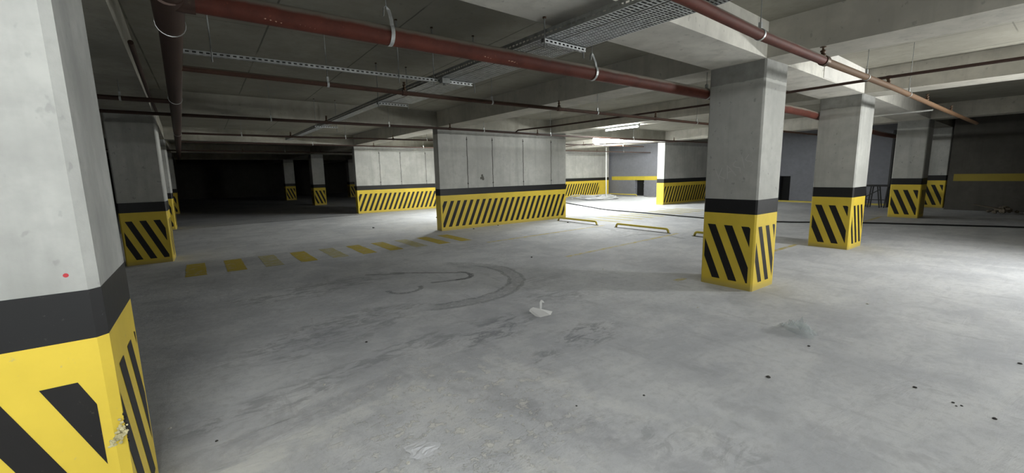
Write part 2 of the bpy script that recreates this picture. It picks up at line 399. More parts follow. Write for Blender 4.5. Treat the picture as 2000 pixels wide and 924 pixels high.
# ------------------------------------------------------------------ beams
YA = [(-14, .15), (2.17, -.36), (10.54, -.63), (17.4, -.85), (25.5, -1.05), (44, -1.6)]      # right faces
YB = [(-14, 5.75), (2.42, 5.58), (10.7, 5.34), (18.36, 5.26), (26, 5.03), (44, 4.6)]           # left faces
YC = [(-14, 10.2), (2.56, 9.82), (10.7, 9.52), (18.4, 9.4), (44, 8.9)]
YD = [(-14, 17.3), (2.86, 17.09), (11.43, 16.97), (19.2, 16.9), (44, 16.4)]
XA = [(-14, 1.8), (-.7, 2.168), (5.58, 2.42), (9.81, 2.56), (17.09, 2.86), (23, 3.08)]        # front faces
XB = [(-14, 10.2), (-.7, 10.54), (5.34, 10.70), (10.15, 10.705), (16.97, 11.43), (23, 11.6)]
XC = [(-14, 16.9), (-.85, 17.4), (5.26, 18.36), (16.9, 19.2), (23, 19.4)]
XD = [(-14, 25.2), (-1, 25.5), (5.03, 25.9), (23, 26.8)]
XE = [(-14, 33), (23, 34.6)]
XZ = [(-14, -6.6), (23, -5.2)]
def y_beam(tab, left, right, mat=M_BEAM):
    m = MB(); ys = [t[0] for t in tab]
    poly = [(lerp(tab, y)+right, y) for y in ys] + [(lerp(tab, y)+left, y) for y in reversed(ys)]
    m.prism(poly, ZB, ZC+.02); return struct('ceiling_beam', m, mat)
y_beam(YA, -.70, 0, M_BEAM_SHADED); y_beam(YB, 0, .62); y_beam(YC, 0, .68); y_beam(YD, 0, .66)
def solve_x(tab, off, y): return lerp(tab, y)+off
def x_beam(tab, depth):
    spans = [(None, (YA, -.70)), ((YA, 0), (YB, 0)), ((YB, .62), (YC, 0)), ((YC, .68), (YD, 0)), ((YD, .66), None)]
    for a, b in spans:
        m = MB()
        yr = lerp(tab, (5 if a is None else (2 if a[0] is YA else 8)))
        xa = XL if a is None else solve_x(a[0], a[1], yr); xb = XR if b is None else solve_x(b[0], b[1], yr)
        y0, y1 = lerp(tab, xa), lerp(tab, xb)
        m.prism([(xa, y0), (xb, y1), (xb, y1+depth), (xa, y0+depth)], ZB+.003, ZC+.02)
        struct('ceiling_beam', m, M_BEAM_LIT if tab is XA and (a is None or a[0] is not YD) else M_BEAM_SHADED)
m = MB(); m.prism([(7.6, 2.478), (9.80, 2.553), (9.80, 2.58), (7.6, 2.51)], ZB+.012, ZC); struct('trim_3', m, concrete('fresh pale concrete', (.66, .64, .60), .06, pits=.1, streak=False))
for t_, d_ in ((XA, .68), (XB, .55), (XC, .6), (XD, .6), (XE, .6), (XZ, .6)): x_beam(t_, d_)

# ------------------------------------------------------------------ hazard-striped columns
def clip_poly(poly, fn):
    out = []
    for i in range(len(poly)):
        a, b = poly[i-1], poly[i]; fa, fb = fn(a), fn(b)
        if fa >= 0 and fb >= 0: out.append(b)
        elif fa >= 0 > fb or fb >= 0 > fa:
            t = fa/(fa-fb); p = (a[0]+(b[0]-a[0])*t, a[1]+(b[1]-a[1])*t)
            out.append(p)
            if fb >= 0: out.append(b)
    return out
def stripes(mb, P, d, n, wd, shift, first, pitch, width, mar=(.04, .06), cut=.03, z0=.10, z1=.84, mi=1):
    lo, hi = mar[0], wd-mar[1]
    k = -4
    while first+k*pitch < wd+.6:
        u = first+k*pitch; k += 1
        poly = [(u, z1), (u+shift, z0), (u+shift+width, z0), (u+width, z1)]
        for fn in (lambda p: p[0]-lo, lambda p: hi-p[0],
                   lambda p: (hi-p[0])+(z1-p[1])-cut, lambda p: (p[0]-lo)+(z1-p[1])-cut*.5):
            poly = clip_poly(poly, fn)
            if len(poly) < 3: break
        if len(poly) < 3: continue
        A = .5*sum(poly[i-1][0]*poly[i][1]-poly[i][0]*poly[i-1][1] for i in range(len(poly)))
        if abs(A) < 2e-4: continue
        if A < 0: poly = poly[::-1]
        vs = [(P[0]+d[0]*a+n[0]*.0015, P[1]+d[1]*a+n[1]*.0015, b) for a, b in poly]
        mb.add(vs, [tuple(range(len(vs)))], mi)
def chamfered(x0, x1, y0, y1, c):
    return [(x0+c, y0), (x1-c, y0), (x1, y0+c), (x1, y1-c), (x1-c, y1), (x0+c, y1), (x0, y1-c), (x0, y0+c)]
GC = 'hazard striped square concrete columns'
def column(x0, x1, y0, y1, label, c=.02, mat=M_COL, first=(.07, .07), cut=.02):
    t = thing('concrete_column', label, 'column', ((x0+x1)/2, (y0+y1)/2, 0), GC)
    poly = chamfered(x0, x1, y0, y1, c)
    m = MB(); m.prism(poly, 1.187, ZB); shaft = m.build('shaft', mat, t)
    m = MB(); e = .0015
    big = chamfered(x0-e, x1+e, y0-e, y1+e, c)
    m.prism(big, 1.0, 1.187); m.build('black_band', M_BLK, t)
    m = MB(); m.prism(big, 0, 1.0)
    W, D = x1-x0, y1-y0
    stripes(m, (x0, y0-e), (1, 0), (0, -1), W, .29, first[1], .205, .10, cut=cut)
    stripes(m, (x0-e, y1), (0, -1), (-1, 0), D, .32, first[0], .225, .11, cut=cut)
    stripes(m, (x1+e, y0), (0, 1), (1, 0), D, .32, first[0], .225, .11, cut=cut)
    stripes(m, (x1, y1+e), (-1, 0), (0, 1), W, .29, first[1], .205, .10, cut=cut)
    base = m.build('yellow_base', [M_YEL, M_STRIPE], t)
    return t, base, shaft
cN, bN, sN = column(-1.07, -.36, 2.168, 2.825, 'large close-up striped column at the left edge, its corner chipped', .03, M_COLN, (.115, .10), .012)
# its chipped corner, black spatter and red dot
m = MB(); rd = random.Random(5)
for k in range(70):
    u_, v_ = rd.random(), rd.gauss(0, .011)
    if k % 5 < 3: c_ = (-.395-.045*u_+.02*rd.random()+.03, 2.1665+rd.uniform(-.0005, .004), .560+.045*(1-u_)+v_)
    else: c_ = (-.366+rd.uniform(-.012, .006), 2.172+rd.uniform(0, .02), .60+v_*1.5)
    m.lump(c_, rd.uniform(.003, .0085), .8, 0, k)
for k in range(44):
    m.lump((-.3583, 2.20+rd.uniform(-.004, .02)*(1 if k % 3 else 1.8), .60+rd.gauss(0, .04)), rd.uniform(.0015, .0055), 1.3, 1, 40+k)
o = m.build('chipped_corner', [M_LIGHTCHIP, M_STRIPE], cN); o['label'] = 'chipped plaster with black paint spatter'
m = MB(); m.add([(-.44+.008*math.cos(a*PI/5), 2.1672, 1.25+.008*math.sin(a*PI/5)) for a in range(10)], [tuple(range(10))])
m.build('paint_dot', paint('red marker paint', (.45, .04, .05), .6, (.5, .2, .2), .3, 0), cN)['label'] = 'small red paint dot'
c1, b1, s1 = column(5.58, 6.197, 2.418, 3.113, 'striped column right of centre with letters scratched in its grey face')
# scratched letters KASIS on its left face (y, z)
m = MB()
for st in ([(2.971, 1.565), (2.933, 1.483), (2.899, 1.41)], [(2.883, 1.6), (2.926, 1.491)], [(2.926, 1.491), (2.842, 1.457)],
           [(2.819, 1.627), (2.812, 1.54), (2.805, 1.454)], [(2.822, 1.627), (2.781, 1.59), (2.7, 1.496)], [(2.806, 1.533), (2.753, 1.554)],
           [(2.708, 1.687), (2.744, 1.646), (2.735, 1.614), (2.703, 1.601), (2.654, 1.594), (2.648, 1.531)], [(2.638, 1.734), (2.616, 1.656), (2.6, 1.586)],
           [(2.555, 1.757), (2.595, 1.697), (2.57, 1.677), (2.516, 1.672), (2.5, 1.653), (2.51, 1.625), (2.535, 1.602)]):
    for a, b in zip(st, st[1:]):
        dy, dz = b[0]-a[0], b[1]-a[1]; L = math.hypot(dy, dz); py, pz = -dz/L*.005, dy/L*.005
        m.add([(5.5785, a[0]+py, a[1]+pz), (5.5785, b[0]+py, b[1]+pz), (5.5785, b[0]-py, b[1]-pz), (5.5785, a[0]-py, a[1]-pz)], [(0, 1, 2, 3)])
m.build('scratched_letters', M_CHALK, c1)['label'] = 'scratched letters KASIS'
column(9.809, 10.549, 2.562, 3.23, 'striped column second from the right-centre one, red pipe passing behind its top')
column(17.09, 17.75, 2.87, 3.57, 'dim striped column third in the right-hand row, beside the trestle')
column(21.72, 22.38, 3.02, 3.70, 'half-hidden dark striped column against the right outer wall')
column(-1.33, -.625, 10.54, 11.24, 'dim striped column just behind the close-up one on the left')
column(-1.55, -.86, 17.45, 18.15, 'narrow sliver of striped column behind the dim left one')
column(-1.75, -1.06, 25.5, 26.2, 'darkest striped column sliver, last in the left-hand row')
column(5.03, 5.68, 26.0, 26.68, 'small far striped column left of the partition walls, faintly lit')
column(4.72, 5.38, 33.9, 34.6, 'very dark far striped column left of the faintly lit far one')
column(9.1, 9.78, 33.6, 34.3, 'very dark far striped column beside the left end of the rear partition')

# ------------------------------------------------------------------ partition walls with striped plinths
GW = 'hazard striped concrete partition walls'
def partition(x0, x1, y0, y1, label, seams=(), panel_end=None, top=2.88, first=.105):
    t = thing('partition_wall', label, 'wall', ((x0+x1)/2, (y0+y1)/2, 0), GW)
    m = MB(); m.box(x0, x1, y0, y1, 1.187, top)
    for sx in seams:
        for k in range(8):
            za, zb = 1.187+k*.183, 1.187+(k+1)*.183; dx = .004*math.sin(k*2.1+sx)
            m.box(sx-.010+dx, sx+.010+dx, y0-.004, y0+.01, za, zb, 1)
        for z in (1.32, 2.58): m.lump((sx, y0-.002, z), .024, 1, 1, int(sx*10))
    m.build('concrete_face', [M_WALL, M_SEAM], t)
    e = .0015; m = MB(); m.box(x0-e, x1+e, y0-e, y1+e, 1.0, 1.187); m.build('black_band', M_BLK, t)
    m = MB(); m.box(x0-e, x1+e, y0-e, y1+e, 0, 1.0)
    W = (panel_end or x1)-x0
    stripes(m, (x0, y0-e), (1, 0), (0, -1), W, -.32, first, .2176, .105, mar=(.05, .06), cut=.0)
    m.build('yellow_base', [M_YEL, M_STRIPE], t)
    return t
w2 = partition(5.336, 10.151, 10.702, 10.993, 'wide striped partition wall in the middle of the garage', (6.25, 7.13, 8.3, 9.48))
m = MB()
rd = random.Random(9)
for k in range(9): m.lump((6.74+rd.uniform(-.05, .05), 10.702, 1.49+rd.uniform(-.06, .06)), rd.uniform(.02, .05), 1, 0, k)
bm_ = m.build('rough_patch', concrete('stained rough concrete', (.15, .145, .13), .2, streak=False), w2); bm_.scale = (1, .12, 1)
bm_.location.y = -(10.8475-10.702)*(1-.12)
partition(5.256, 9.9, 18.357, 18.65, 'striped partition wall further back, left of the middle one', (6.3, 7.25, 8.47))
partition(16.4, 22.2, 19.2, 19.5, 'striped partition wall at the far side of the brightly lit bay', (), 21.3)
partition(16.97, 22.38, 11.43, 11.79, 'striped partition wall with bright white end, right of the lit bay')

# ------------------------------------------------------------------ lamps
def batten(L, label, cat='lamp', length=1.2, wide=.017):
    x, y, z, ax, S = L
    d = Vector((1, 0, 0)) if ax == 'X' else Vector((0, 1, 0)); n = Vector((d.y, d.x, 0)); u = Vector((0, 0, 1)); c = Vector((x, y, z))
    t = thing('fluorescent_lamp', label, cat, (x, y, z))
    hz = max(.045, wide+.026)
    m = MB(); m.obox(c+u*hz, d, n, u, length/2+.02, max(.035, wide), .022); m.build('housing', M_GALV, t)
    for s in (-1, 1):
        m = MB(); m.obox(c+d*s*(length/2)+u*.008, d, n, u, .014, max(.018, wide), .026); m.build('end_cap', M_PVC, t)
    m = MB(); m.tube([c-d*(length/2-.015), c+d*(length/2-.015)], wide, 12)
    m.build('tube', emitter('lit tube', (.97, 1.0, .97), S), t)
    if ZC-z > .2:
        for s in (-1, 1):
            p = c+d*s*(length*.38)+u*(hz+.021)
            m = MB(); m.tube([p, (p.x, p.y, ZC)], .003, 6); m.build('hanger_rod', M_GALVD, t)
    return t
batten(LAMP_FAR, 'blazing fluorescent lamp hanging in the bright far bay', length=1.45, wide=.15)
batten(LAMP_EDGE, 'thin bright strip lamp fixed under the beam above the blazing lamp')
batten(FILL_MID, 'added unseen fill lamp between the middle and rear partitions')
batten(FILL_BAY, 'added unseen fill lamp behind the partition with the white end')
batten(FILL_SIDE, 'added unseen fill lamp behind the viewpoint, on the right')
def flood(L, aim, label):
    x, y, z, S = L; t = thing('work_light', label, 'lamp', (x, y, 0))
    a = Vector(aim).normalized(); n = a.cross(Vector((0, 0, 1))).normalized(); u = n.cross(a); c = Vector((x, y, z))
    m = MB(); m.tube([(x, y+.02, .25), (x, y+.02, z-.16)], .018, 10); m.build('pole', M_STEELD, t)
    for k in range(3):
        an = k*2*PI/3+.4; m = MB(); m.tube([(x, y+.02, .55), (x+.5*math.cos(an), y+.5*math.sin(an), .01)], .012, 8); m.build('leg', M_STEELD, t)
    m = MB(); m.obox(c-a*.03, a, n, u, .028, .19, .14); m.build('housing', M_STEELD, t)
    m = MB(); m.obox(c+a*.002, a, n, u, .002, .17, .12); m.build('glass', emitter('lit tube', (.98, 1.0, .98), S), t)
flood(FLOOD, (-.58, .78, .15), 'floodlight on a tripod standing out of view on the right')
batten(LAMP_BACK, 'fluorescent lamp hung on rods just behind the viewpoint')

# ------------------------------------------------------------------ pipes
def sprinkler(x, y, z, parent, r=.02):
    m = MB()
    m.lathe((x, y, z), [(r*.9, 0), (r*.9, .022), (r*.55, .026), (r*.55, .04), (r*.8, .045), (r*.8, .058), (r*.35, .064), (r*.3, .085), (r*.9, .088), (r*.95, .092), (r*.2, .096)], 10)
    m.tube([(x-r*.6, y, z+.055), (x-r*.75, y, z+.07), (x-r*.3, y, z+.088)], .003, 6)
    m.tube([(x+r*.6, y, z+.055), (x+r*.75, y, z+.07), (x+r*.3, y, z+.088)], .003, 6)
    m.build('sprinkler_head', M_BRASS, parent)
def ring(x, y, z, r, parent, axis='X', ztop=ZC, name='pipe_clamp', mat=None, rod=True, wd=.02):
    m = MB(); seg = 20
    for k in range(seg):
        a0, a1 = 2*PI*k/seg, 2*PI*(k+1)/seg
        q = []
        for a in (a0, a1):
            for s in (-wd/2, wd/2):
                for rr in (r, r+.004):
                    if axis == 'X': q.append((x+s, y+rr*math.cos(a), z+rr*math.sin(a)))
                    else: q.append((x+rr*math.cos(a), y+s, z+rr*math.sin(a)))
        m.add(q, [(0, 1, 3, 2), (4, 6, 7, 5), (0, 4, 5, 1), (2, 3, 7, 6), (1, 5, 7, 3), (0, 2, 6, 4)])
    m.box(x-wd/2, x+wd/2, y-wd/2, y+wd/2, z+r, z+r+.05)
    o = m.build(name, mat or M_GALV, parent)
    if rod:
        m = MB(); m.tube([(x, y, z+r+.04), (x, y, ztop)], .004, 6); m.build('hanger_rod', M_GALVD, o)
    return o
def hook(x, y, z, r, parent, h=.17):
    """open strap hanger: a flat steel strap round the front of the pipe, curled over at the top"""
    path = []
    for k in range(13):
        a = math.radians(-60 - k*13.5)          # from behind the bottom, round the front
        path.append((0, (r+.004)*math.cos(a), (r+.004)*math.sin(a)))
    path += [(0, -r*.65, r+.02), (0, -r*.35, r+.07), (-.004, -r*.2, h)]
    path += [(-.012, -r*.2, h+.018), (-.028, -r*.2, h+.022), (-.042, -r*.2, h+.008), (-.046, -r*.2, h-.05)]
    m = MB()
    vs = []
    for i, p in enumerate(path):
        wdt = .014
        q = Vector((x+p[0], y+p[1], z+p[2]))
        if i < len(path)-4: side = Vector((wdt, 0, 0)); thk = Vector((0, p[1], p[2])).normalized()*.003
        else: side = Vector((0, wdt, 0)) if i >= len(path)-3 else Vector((wdt*.7, wdt*.7, 0)); thk = Vector((.003, 0, 0))
        vs += [q-side, q+side, q+side+thk, q-side+thk]
    n = len(path)
    fs = [(4*i+k, 4*i+(k+1) % 4, 4*i+4+(k+1) % 4, 4*i+4+k) for i in range(n-1) for k in range(4)]+[(3, 2, 1, 0), (4*n-4, 4*n-3, 4*n-2, 4*n-1)]
    m.add(vs, fs)
    o = m.build('strap_hanger', M_GALV, parent)
    m = MB(); m.tube([(x-.022, y-r*.2, z+h+.01), (x-.022, y-r*.2, ZC)], .004, 6); m.build('hanger_rod', M_GALVD, o)

# big red main that crosses the picture
t = thing('fire_main_pipe', 'thick red fire pipe crossing the ceiling from upper left towards the centre column', 'pipe', (5, 3.2, 2.61))
m = MB(); m.tube([(-.0, 3.2, 2.625), (3.4, 3.2, 2.61), (5.7, 3.2, 2.60), (9.0, 3.22, 2.585), (17, 3.95, 2.56), (21.6, 4.1, 2.55)], .069, 24); m.build('pipe', M_RED, t)
hook(1.24, 3.2, 2.625, .072, t); hook(3.42, 3.2, 2.61, .072, t)
ring(5.66, 3.2, 2.60, .071, t, wd=.03, ztop=ZB)
m = MB()
for x, s in ((.42, .04), (.62, .015), (2.05, .05), (2.3, .07), (2.34, .05), (3.75, .03), (4.35, .03)):
    for k in range(4): m.lump((x+.03*k, 3.2-.052+.004*k, 2.618-.045-.002*k), s*.16, .5, 0, k+int(x*10))
m.build('primer_scuff', paint('pale primer scuff', (.5, .3, .22), .8, (.5, .4, .35), .5, 0), t)
# main running away from the camera on the left
o_ = [c_ for c_ in t.children if c_.name.startswith('primer_scuff')][0]; o_['kind'] = 'stuff'
t = thing('fire_main_pipe', 'thick dark fire pipe running straight away into the dark on the left', 'pipe', (-.2, 9, 2.62))
ax = lambda y: -.05-.0337*(y-3.3)
m = MB(); m.tube([(ax(y), y, 2.62) for y in (-4, 3.3, 9, 16, 26)], .069, 24); m.build('pipe', M_DARKPIPE, t)
m = MB(); m.tube([(ax(3.3), 3.1, 2.62), (ax(3.8), 3.72, 2.62)], .080, 24); m.tube([(-.06, 3.2, 2.625), (.07, 3.2, 2.625)], .080, 20)
m.build('tee_fitting', M_DARKPIPE, t)
ring(ax(3.73), 3.73, 2.62, .081, t, 'Y', rod=False, wd=.006)
ring(ax(7), 7, 2.62, .070, t, 'Y'); ring(ax(12), 12, 2.62, .070, t, 'Y')
GS = 'ceiling sprinkler pipes'
def spr_pipe(label, pts, r, mat, heads=(), clamps=(), seg=12, group=GS, couplings=()):
    c = pts[len(pts)//2]
    t = thing('sprinkler_pipe', label, 'pipe', c, group)
    m = MB(); m.tube(pts, r, seg); m.build('pipe', mat, t)
    tab = [(p[0], p[1]) for p in pts]; tz = [(p[0], p[2]) for p in pts]
    for x in heads:
        y, z = lerp(tab, x), lerp(tz, x)
        m = MB(); m.tube([(x-.03, y, z), (x+.03, y, z)], r*1.25, 10); m.tube([(x, y, z), (x, y, z+r+.015)], r*.7, 10); f = m.build('tee_fitting', mat, t)
        sprinkler(x, y, z+r+.005, t, .024)
    for x in clamps:
        y, z = lerp(tab, x), lerp(tz, x)
        ring(x, y, z, r+.001, t, 'X', ztop=ZC, wd=.022)
    for x in couplings:
        y, z = lerp(tab, x), lerp(tz, x)
        m = MB(); m.tube([(x-.035, y, z), (x+.035, y, z)], r*1.35, 14); m.build('coupling', M_BRASS, t)
    return t
t = spr_pipe('red-brown sprinkler pipe turning rusty yellow, crossing the top right in front of the columns',
             [(-8, 1.65, 2.70), (2.57, 1.65, 2.67), (3.62, 1.65, 2.625), (5.03, 1.65, 2.61)], .040, M_RED, (), (3.66,), 18, None)
m = MB(); m.tube([(5.03, 1.65, 2.61), (7.38, 1.65, 2.60), (11.1, 1.65, 2.54), (14.5, 1.65, 2.50)], .034, 16); m.build('rusty_section', M_RUST, t)
m = MB(); m.tube([(4.99, 1.65, 2.61), (5.07, 1.65, 2.61)], .048, 18); m.build('coupling', M_BRASS, t)
tabz = [(5.03, 2.61), (7.38, 2.60), (11.1, 2.54), (14.5, 2.5)]
for x in (4.98, 7.24, 9.43, 11.42): sprinkler(x, 1.65, lerp(tabz, x)+.03, t, .03)
for x in (6.35, 8.3): ring(x, 1.65, lerp(tabz, x), .035, t, wd=.02)
spr_pipe('brown sprinkler pipe just beyond the thick red fire pipe', [(-.1, 5.05, 2.61), (2.88, 5.05, 2.575), (9.0, 5.05, 2.565), (17, 5.05, 2.56)], .027, M_BROWN, (2.10, 4.65, 7.16, 12), (1.22, 3.38, 5.53, 8.6))
spr_pipe('dark sprinkler pipe crossing just in front of the middle partition', [(-8, 9.0, 2.68), (-.17, 9.0, 2.655), (5.11, 9.0, 2.65), (8.48, 9.0, 2.61), (17, 9.0, 2.62)], .027, M_DARKPIPE, (2.09, 4.82, 7.49, 13.9), (1.13, 3.35, 5.76, 7.96, 11.6))
spr_pipe('dark sprinkler pipe crossing behind the middle partition', [(-.3, 12.6, 2.67), (2.1, 12.6, 2.665), (6.2, 12.6, 2.69), (17, 12.6, 2.70)], .024, M_DARKPIPE, (2.0, 4.79, 12.98), (.9, 3.4, 5.9, 15.5))
spr_pipe('dark sprinkler pipe crossing in front of the rear partition', [(-.4, 15.8, 2.70), (2.76, 15.8, 2.70), (7.8, 15.8, 2.675), (22, 15.8, 2.65)], .024, M_DARKPIPE, (5.25, 17.3), (3.16, 7.23, 19.5))
spr_pipe('short dark sprinkler pipe on the left of the thick dark fire pipe', [(-8, 7.48, 2.66), (-3, 7.48, 2.655), (-.26, 7.5, 2.65)], .03, M_DARKPIPE, (), (-.75,))
spr_pipe('faint dark sprinkler pipe over the black far left of the garage', [(-6, 20, 2.68), (3, 20, 2.68), (16, 20, 2.68)], .024, M_DARKPIPE, (1.4, 4.3), (2.9,))
def y_pipe(label, pts, r, mat):
    t = thing('branch_pipe', label, 'pipe', pts[len(pts)//2]); m = MB(); m.tube(pts, r, 10); m.build('pipe', mat, t); return t
y_pipe('thin dark branch pipe passing under the beams behind the centre column', [(6.74, 9.0, 2.64), (6.75, 8.9, 2.69), (7.04, 7.9, 2.70), (7.28, 4.0, 2.70), (7.2, 2.0, 2.70), (7.3, .2, 2.70), (7.5, -6, 2.7)], .019, M_DARKPIPE)
y_pipe('short pale conduit under the dim beam beside the third column', [(12.55, 3.3, 2.70), (12.35, 2.05, 2.70)], .017, M_PVC)
y_pipe('thin dark pipe running under the left beam', [(-.40, 5.3, 2.84), (-.50, 8.06, 2.84), (-.56, 10.4, 2.84)], .022, M_DARKPIPE)
y_pipe('grey branch pipe crossing the lit bay ceiling', [(13.4, 15.8, 2.68), (13.0, 12.7, 2.72), (15.2, 9.0, 2.64)], .016, M_DARKPIPE)
y_pipe('dark riser pipe standing against the right wall beside the trestle', [(21.05, 4.42, 0), (21.05, 4.42, ZB)], .065, M_STEELD)

# ------------------------------------------------------------------ cable trays
TL = [(-4, 2.62), (1.86, 2.535), (2.87, 2.475), (4.79, 2.385), (6.98, 2.31), (12.76, 2.19), (20, 2.0)]   # left edge
M_SLOT_SHADE = metal('shaded tray sheet', (.075, .075, .07), .7, .3)  # dark colour stands in for the shade seen through the slots
def tray(label, y0, y1, off, wd, pitch, nlong, group):
    yc = (y0+y1)/2; zt = 2.722
    t = thing('cable_tray', label, 'cable tray', (lerp(TL, yc)+off, yc, zt), group)
    X = lambda y: lerp(TL, y)+off
    m = MB(); n = int((y1-y0)/pitch)
    for k in range(n+1):
        y = y0+(y1-y0)*k/n; m.box(X(y), X(y)+wd, y-pitch*.24, y+pitch*.24, zt, zt+.0015)
    ys = [y0+(y1-y0)*k/24 for k in range(25)]
    for j in range(nlong):
        f = j/(nlong-1)
        for a, b in zip(ys, ys[1:]):
            xa, xb = X(a)+(wd-.012)*f, X(b)+(wd-.012)*f
            m.prism([(xa, a), (xa+.012, a), (xb+.012, b), (xb, b)], zt-.0005, zt+.002)
    for a, b in zip(ys, ys[1:]):
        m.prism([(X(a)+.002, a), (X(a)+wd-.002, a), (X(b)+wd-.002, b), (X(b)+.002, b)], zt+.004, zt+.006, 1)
    m.build('perforated_bottom', [M_GALV, M_SLOT_SHADE], t)
    for side in (0, 1):
        m = MB()
        for a, b in zip(ys, ys[1:]):
            xa, xb = X(a)+side*wd, X(b)+side*wd
            for z0, z1 in ((zt, zt+.024), (zt+.038, zt+.066)):
                m.prism([(xa, a), (xa+.0015, a), (xb+.0015, b), (xb, b)], z0, z1)
        k = y0
        while k < y1-.03:
            x = X(k)+side*wd; m.box(x, x+.0015, k, k+.020, zt+.024, zt+.038); k += .05
        m.build('side_rail', M_GALVD, t)
    return t
GT = 'perforated cable trays side by side'
tray('narrow perforated cable tray, the left one, running far into the dark', -3, 14.5, 0, .145, .035, 3, None)
tray('wide perforated cable tray on the right of the narrow one', -3, 6.55, .165, .345, .028, 7, None)
def slotted(mb, p, q, hgt=.04, wd=.04):
    """slotted strut from p to q: front face with a row of slots, top and back"""
    p, q = Vector(p), Vector(q); d = (q-p); L = d.length; d.normalize(); n = Vector((-d.y, d.x, 0)); u = Vector((0, 0, 1))
    def bx(a, b, c0, c1, z0, z1, mi=0): mb.obox(p+d*(a+b)/2+n*(c0+c1)/2+u*(z0+z1)/2, d, n, u, (b-a)/2, abs(c1-c0)/2, (z1-z0)/2, mi)
    bx(0, L, 0, .002, 0, hgt*.3); bx(0, L, 0, .002, hgt*.7, hgt); bx(0, L, 0, wd, hgt-.002, hgt, 1); bx(0, L, wd-.002, wd, 0, hgt, 1)
    bx(0, L, 0, wd*.3, 0, .002); bx(0, L, wd*.7, wd, 0, .002)
    k = 0
    while k < L:
        bx(k, min(k+.022, L), 0, .002, hgt*.3, hgt*.7); bx(k, min(k+.022, L), wd*.3, wd*.7, 0, .002); k += .05
def bracket(label, p, q, rods, name='tray_bracket', hgt=.036):
    t = thing(name, label, 'bracket', tuple((Vector(p)+Vector(q))/2))
    m = MB(); slotted(m, p, q, hgt, hgt); m.build('slotted_bar', [M_GALV, M_SLOT_SHADE], t)
    for x, y, z0, z1 in rods:
        m = MB(); m.tube([(x, y, z0), (x, y, z1)], .006, 8); m.build('threaded_rod', M_GALVD, t)
        m = MB(); m.lathe((x, y, z1-.012), [(.016, 0), (.016, .012)], 8); m.build('anchor_plate', M_BRASS, t)
    return t
bracket('short slotted bracket under both cable trays near the thick red pipe', (2.46, 2.855, 2.680), (2.985, 2.875, 2.680), ((2.462, 2.85, 2.63, ZB), (2.98, 2.90, 2.63, ZB)))
bracket('long pale slotted rail crossing under the dark slab to the cable trays', (-.03, 4.76, 2.680), (2.86, 4.70, 2.680), ((.18, 4.72, 2.62, ZC), (1.9, 4.7, 2.62, ZC), (2.34, 4.72, 2.62, ZC), (2.9, 4.72, 2.60, ZC)), 'slotted_rail')
bracket('slotted bracket under the end of the wide cable tray', (2.30, 6.60, 2.682), (2.80, 6.62, 2.682), ((2.31, 6.6, 2.64, ZC), (2.79, 6.6, 2.64, ZC)))
bracket('dim slotted bracket under the far cable tray', (2.12, 10.2, 2.682), (2.6, 10.2, 2.682), ((2.14, 10.2, 2.6, ZC), (2.58, 10.2, 2.6, ZC)))
m = MB(); m.box(2.40, 2.50, 4.62, 4.70, 2.66, 2.72); m.tube([(2.45, 4.66, 2.66), (2.45, 4.66, 2.64)], .02, 8)
tag(m.build('junction_box', M_GALVD, None, (2.45, 4.66, 2.66)), 'small dark junction box under the cable trays at the long rail', 'junction box')

# ------------------------------------------------------------------ painted marks on the floor
GZ = 'yellow zebra crossing bars'
def bar_mark(x0, x1, y0, y1, mat, label, group, name='crossing_bar', skew=0):
    m = MB(); rd = random.Random(int(x0*100)); n = 10; cx, cy = (x0+x1)/2, (y0+y1)/2
    L, R = [], []
    for k in range(n+1):
        y = y0+(y1-y0)*k/n
        L.append((x0+rd.uniform(-.006, .006)+skew*k/n, y)); R.append((x1+rd.uniform(-.006, .006)+skew*k/n, y))
    m.prism(R+L[::-1], .0006, .002)
    return tag(m.build(name, mat, None, (cx, cy, 0)), label, 'floor marking', group)
order = ['leftmost', 'second from the left', 'third from the left', 'fourth from the left', 'fifth from the left', 'sixth from the left',
         'seventh from the left', 'eighth from the left', 'second from the partition', 'nearest the partition']
for i in range(10):
    x = -.40+i*.583
    pale = i in (2, 4, 7)
    bar_mark(x, x+.29, 8.62+.01*i, 9.90+.01*i, M_ZEBW if pale else M_ZEB,
             ('rubbed pale' if pale else 'worn') + ' yellow crossing bar, ' + order[i] + ' of the dim row', GZ, skew=-.02)
for i in range(10):
    x = 10.3+i*.583
    bar_mark(x, x+.25, 8.55, 10.0, M_ZEBW, 'washed-out yellow crossing bar in the brightly lit bay', 'zebra bars in the lit bay')
def line_mark(x0, y0, x1, y1, label, wd=.09):
    m = MB(); n = 14; A, B = [], []
    for k in range(n+1):
        t_ = k/n; x, y = x0+(x1-x0)*t_, y0+(y1-y0)*t_; A.append((x, y-wd/2)); B.append((x, y+wd/2))
    m.prism(A+B[::-1], .0004, .0016); tag(m.build('parking_line', M_LINE, None, ((x0+x1)/2, (y0+y1)/2, 0)), label, 'floor marking', 'thin yellow parking bay lines')
line_mark(5.2, 8.13, 9.45, 8.33, 'faint yellow parking line in front of the middle partition')
line_mark(5.40, 5.68, 9.5, 5.95, 'yellow parking line reaching the gap between the two wheel stops')
line_mark(5.35, 3.36, 5.575, 3.36, 'short stub of yellow line left of the centre column')
line_mark(6.3, 3.40, 9.80, 3.43, 'yellow parking line between the two big right columns')
line_mark(13.0, 3.6, 17.0, 3.7, 'dim yellow parking line beside the third column')
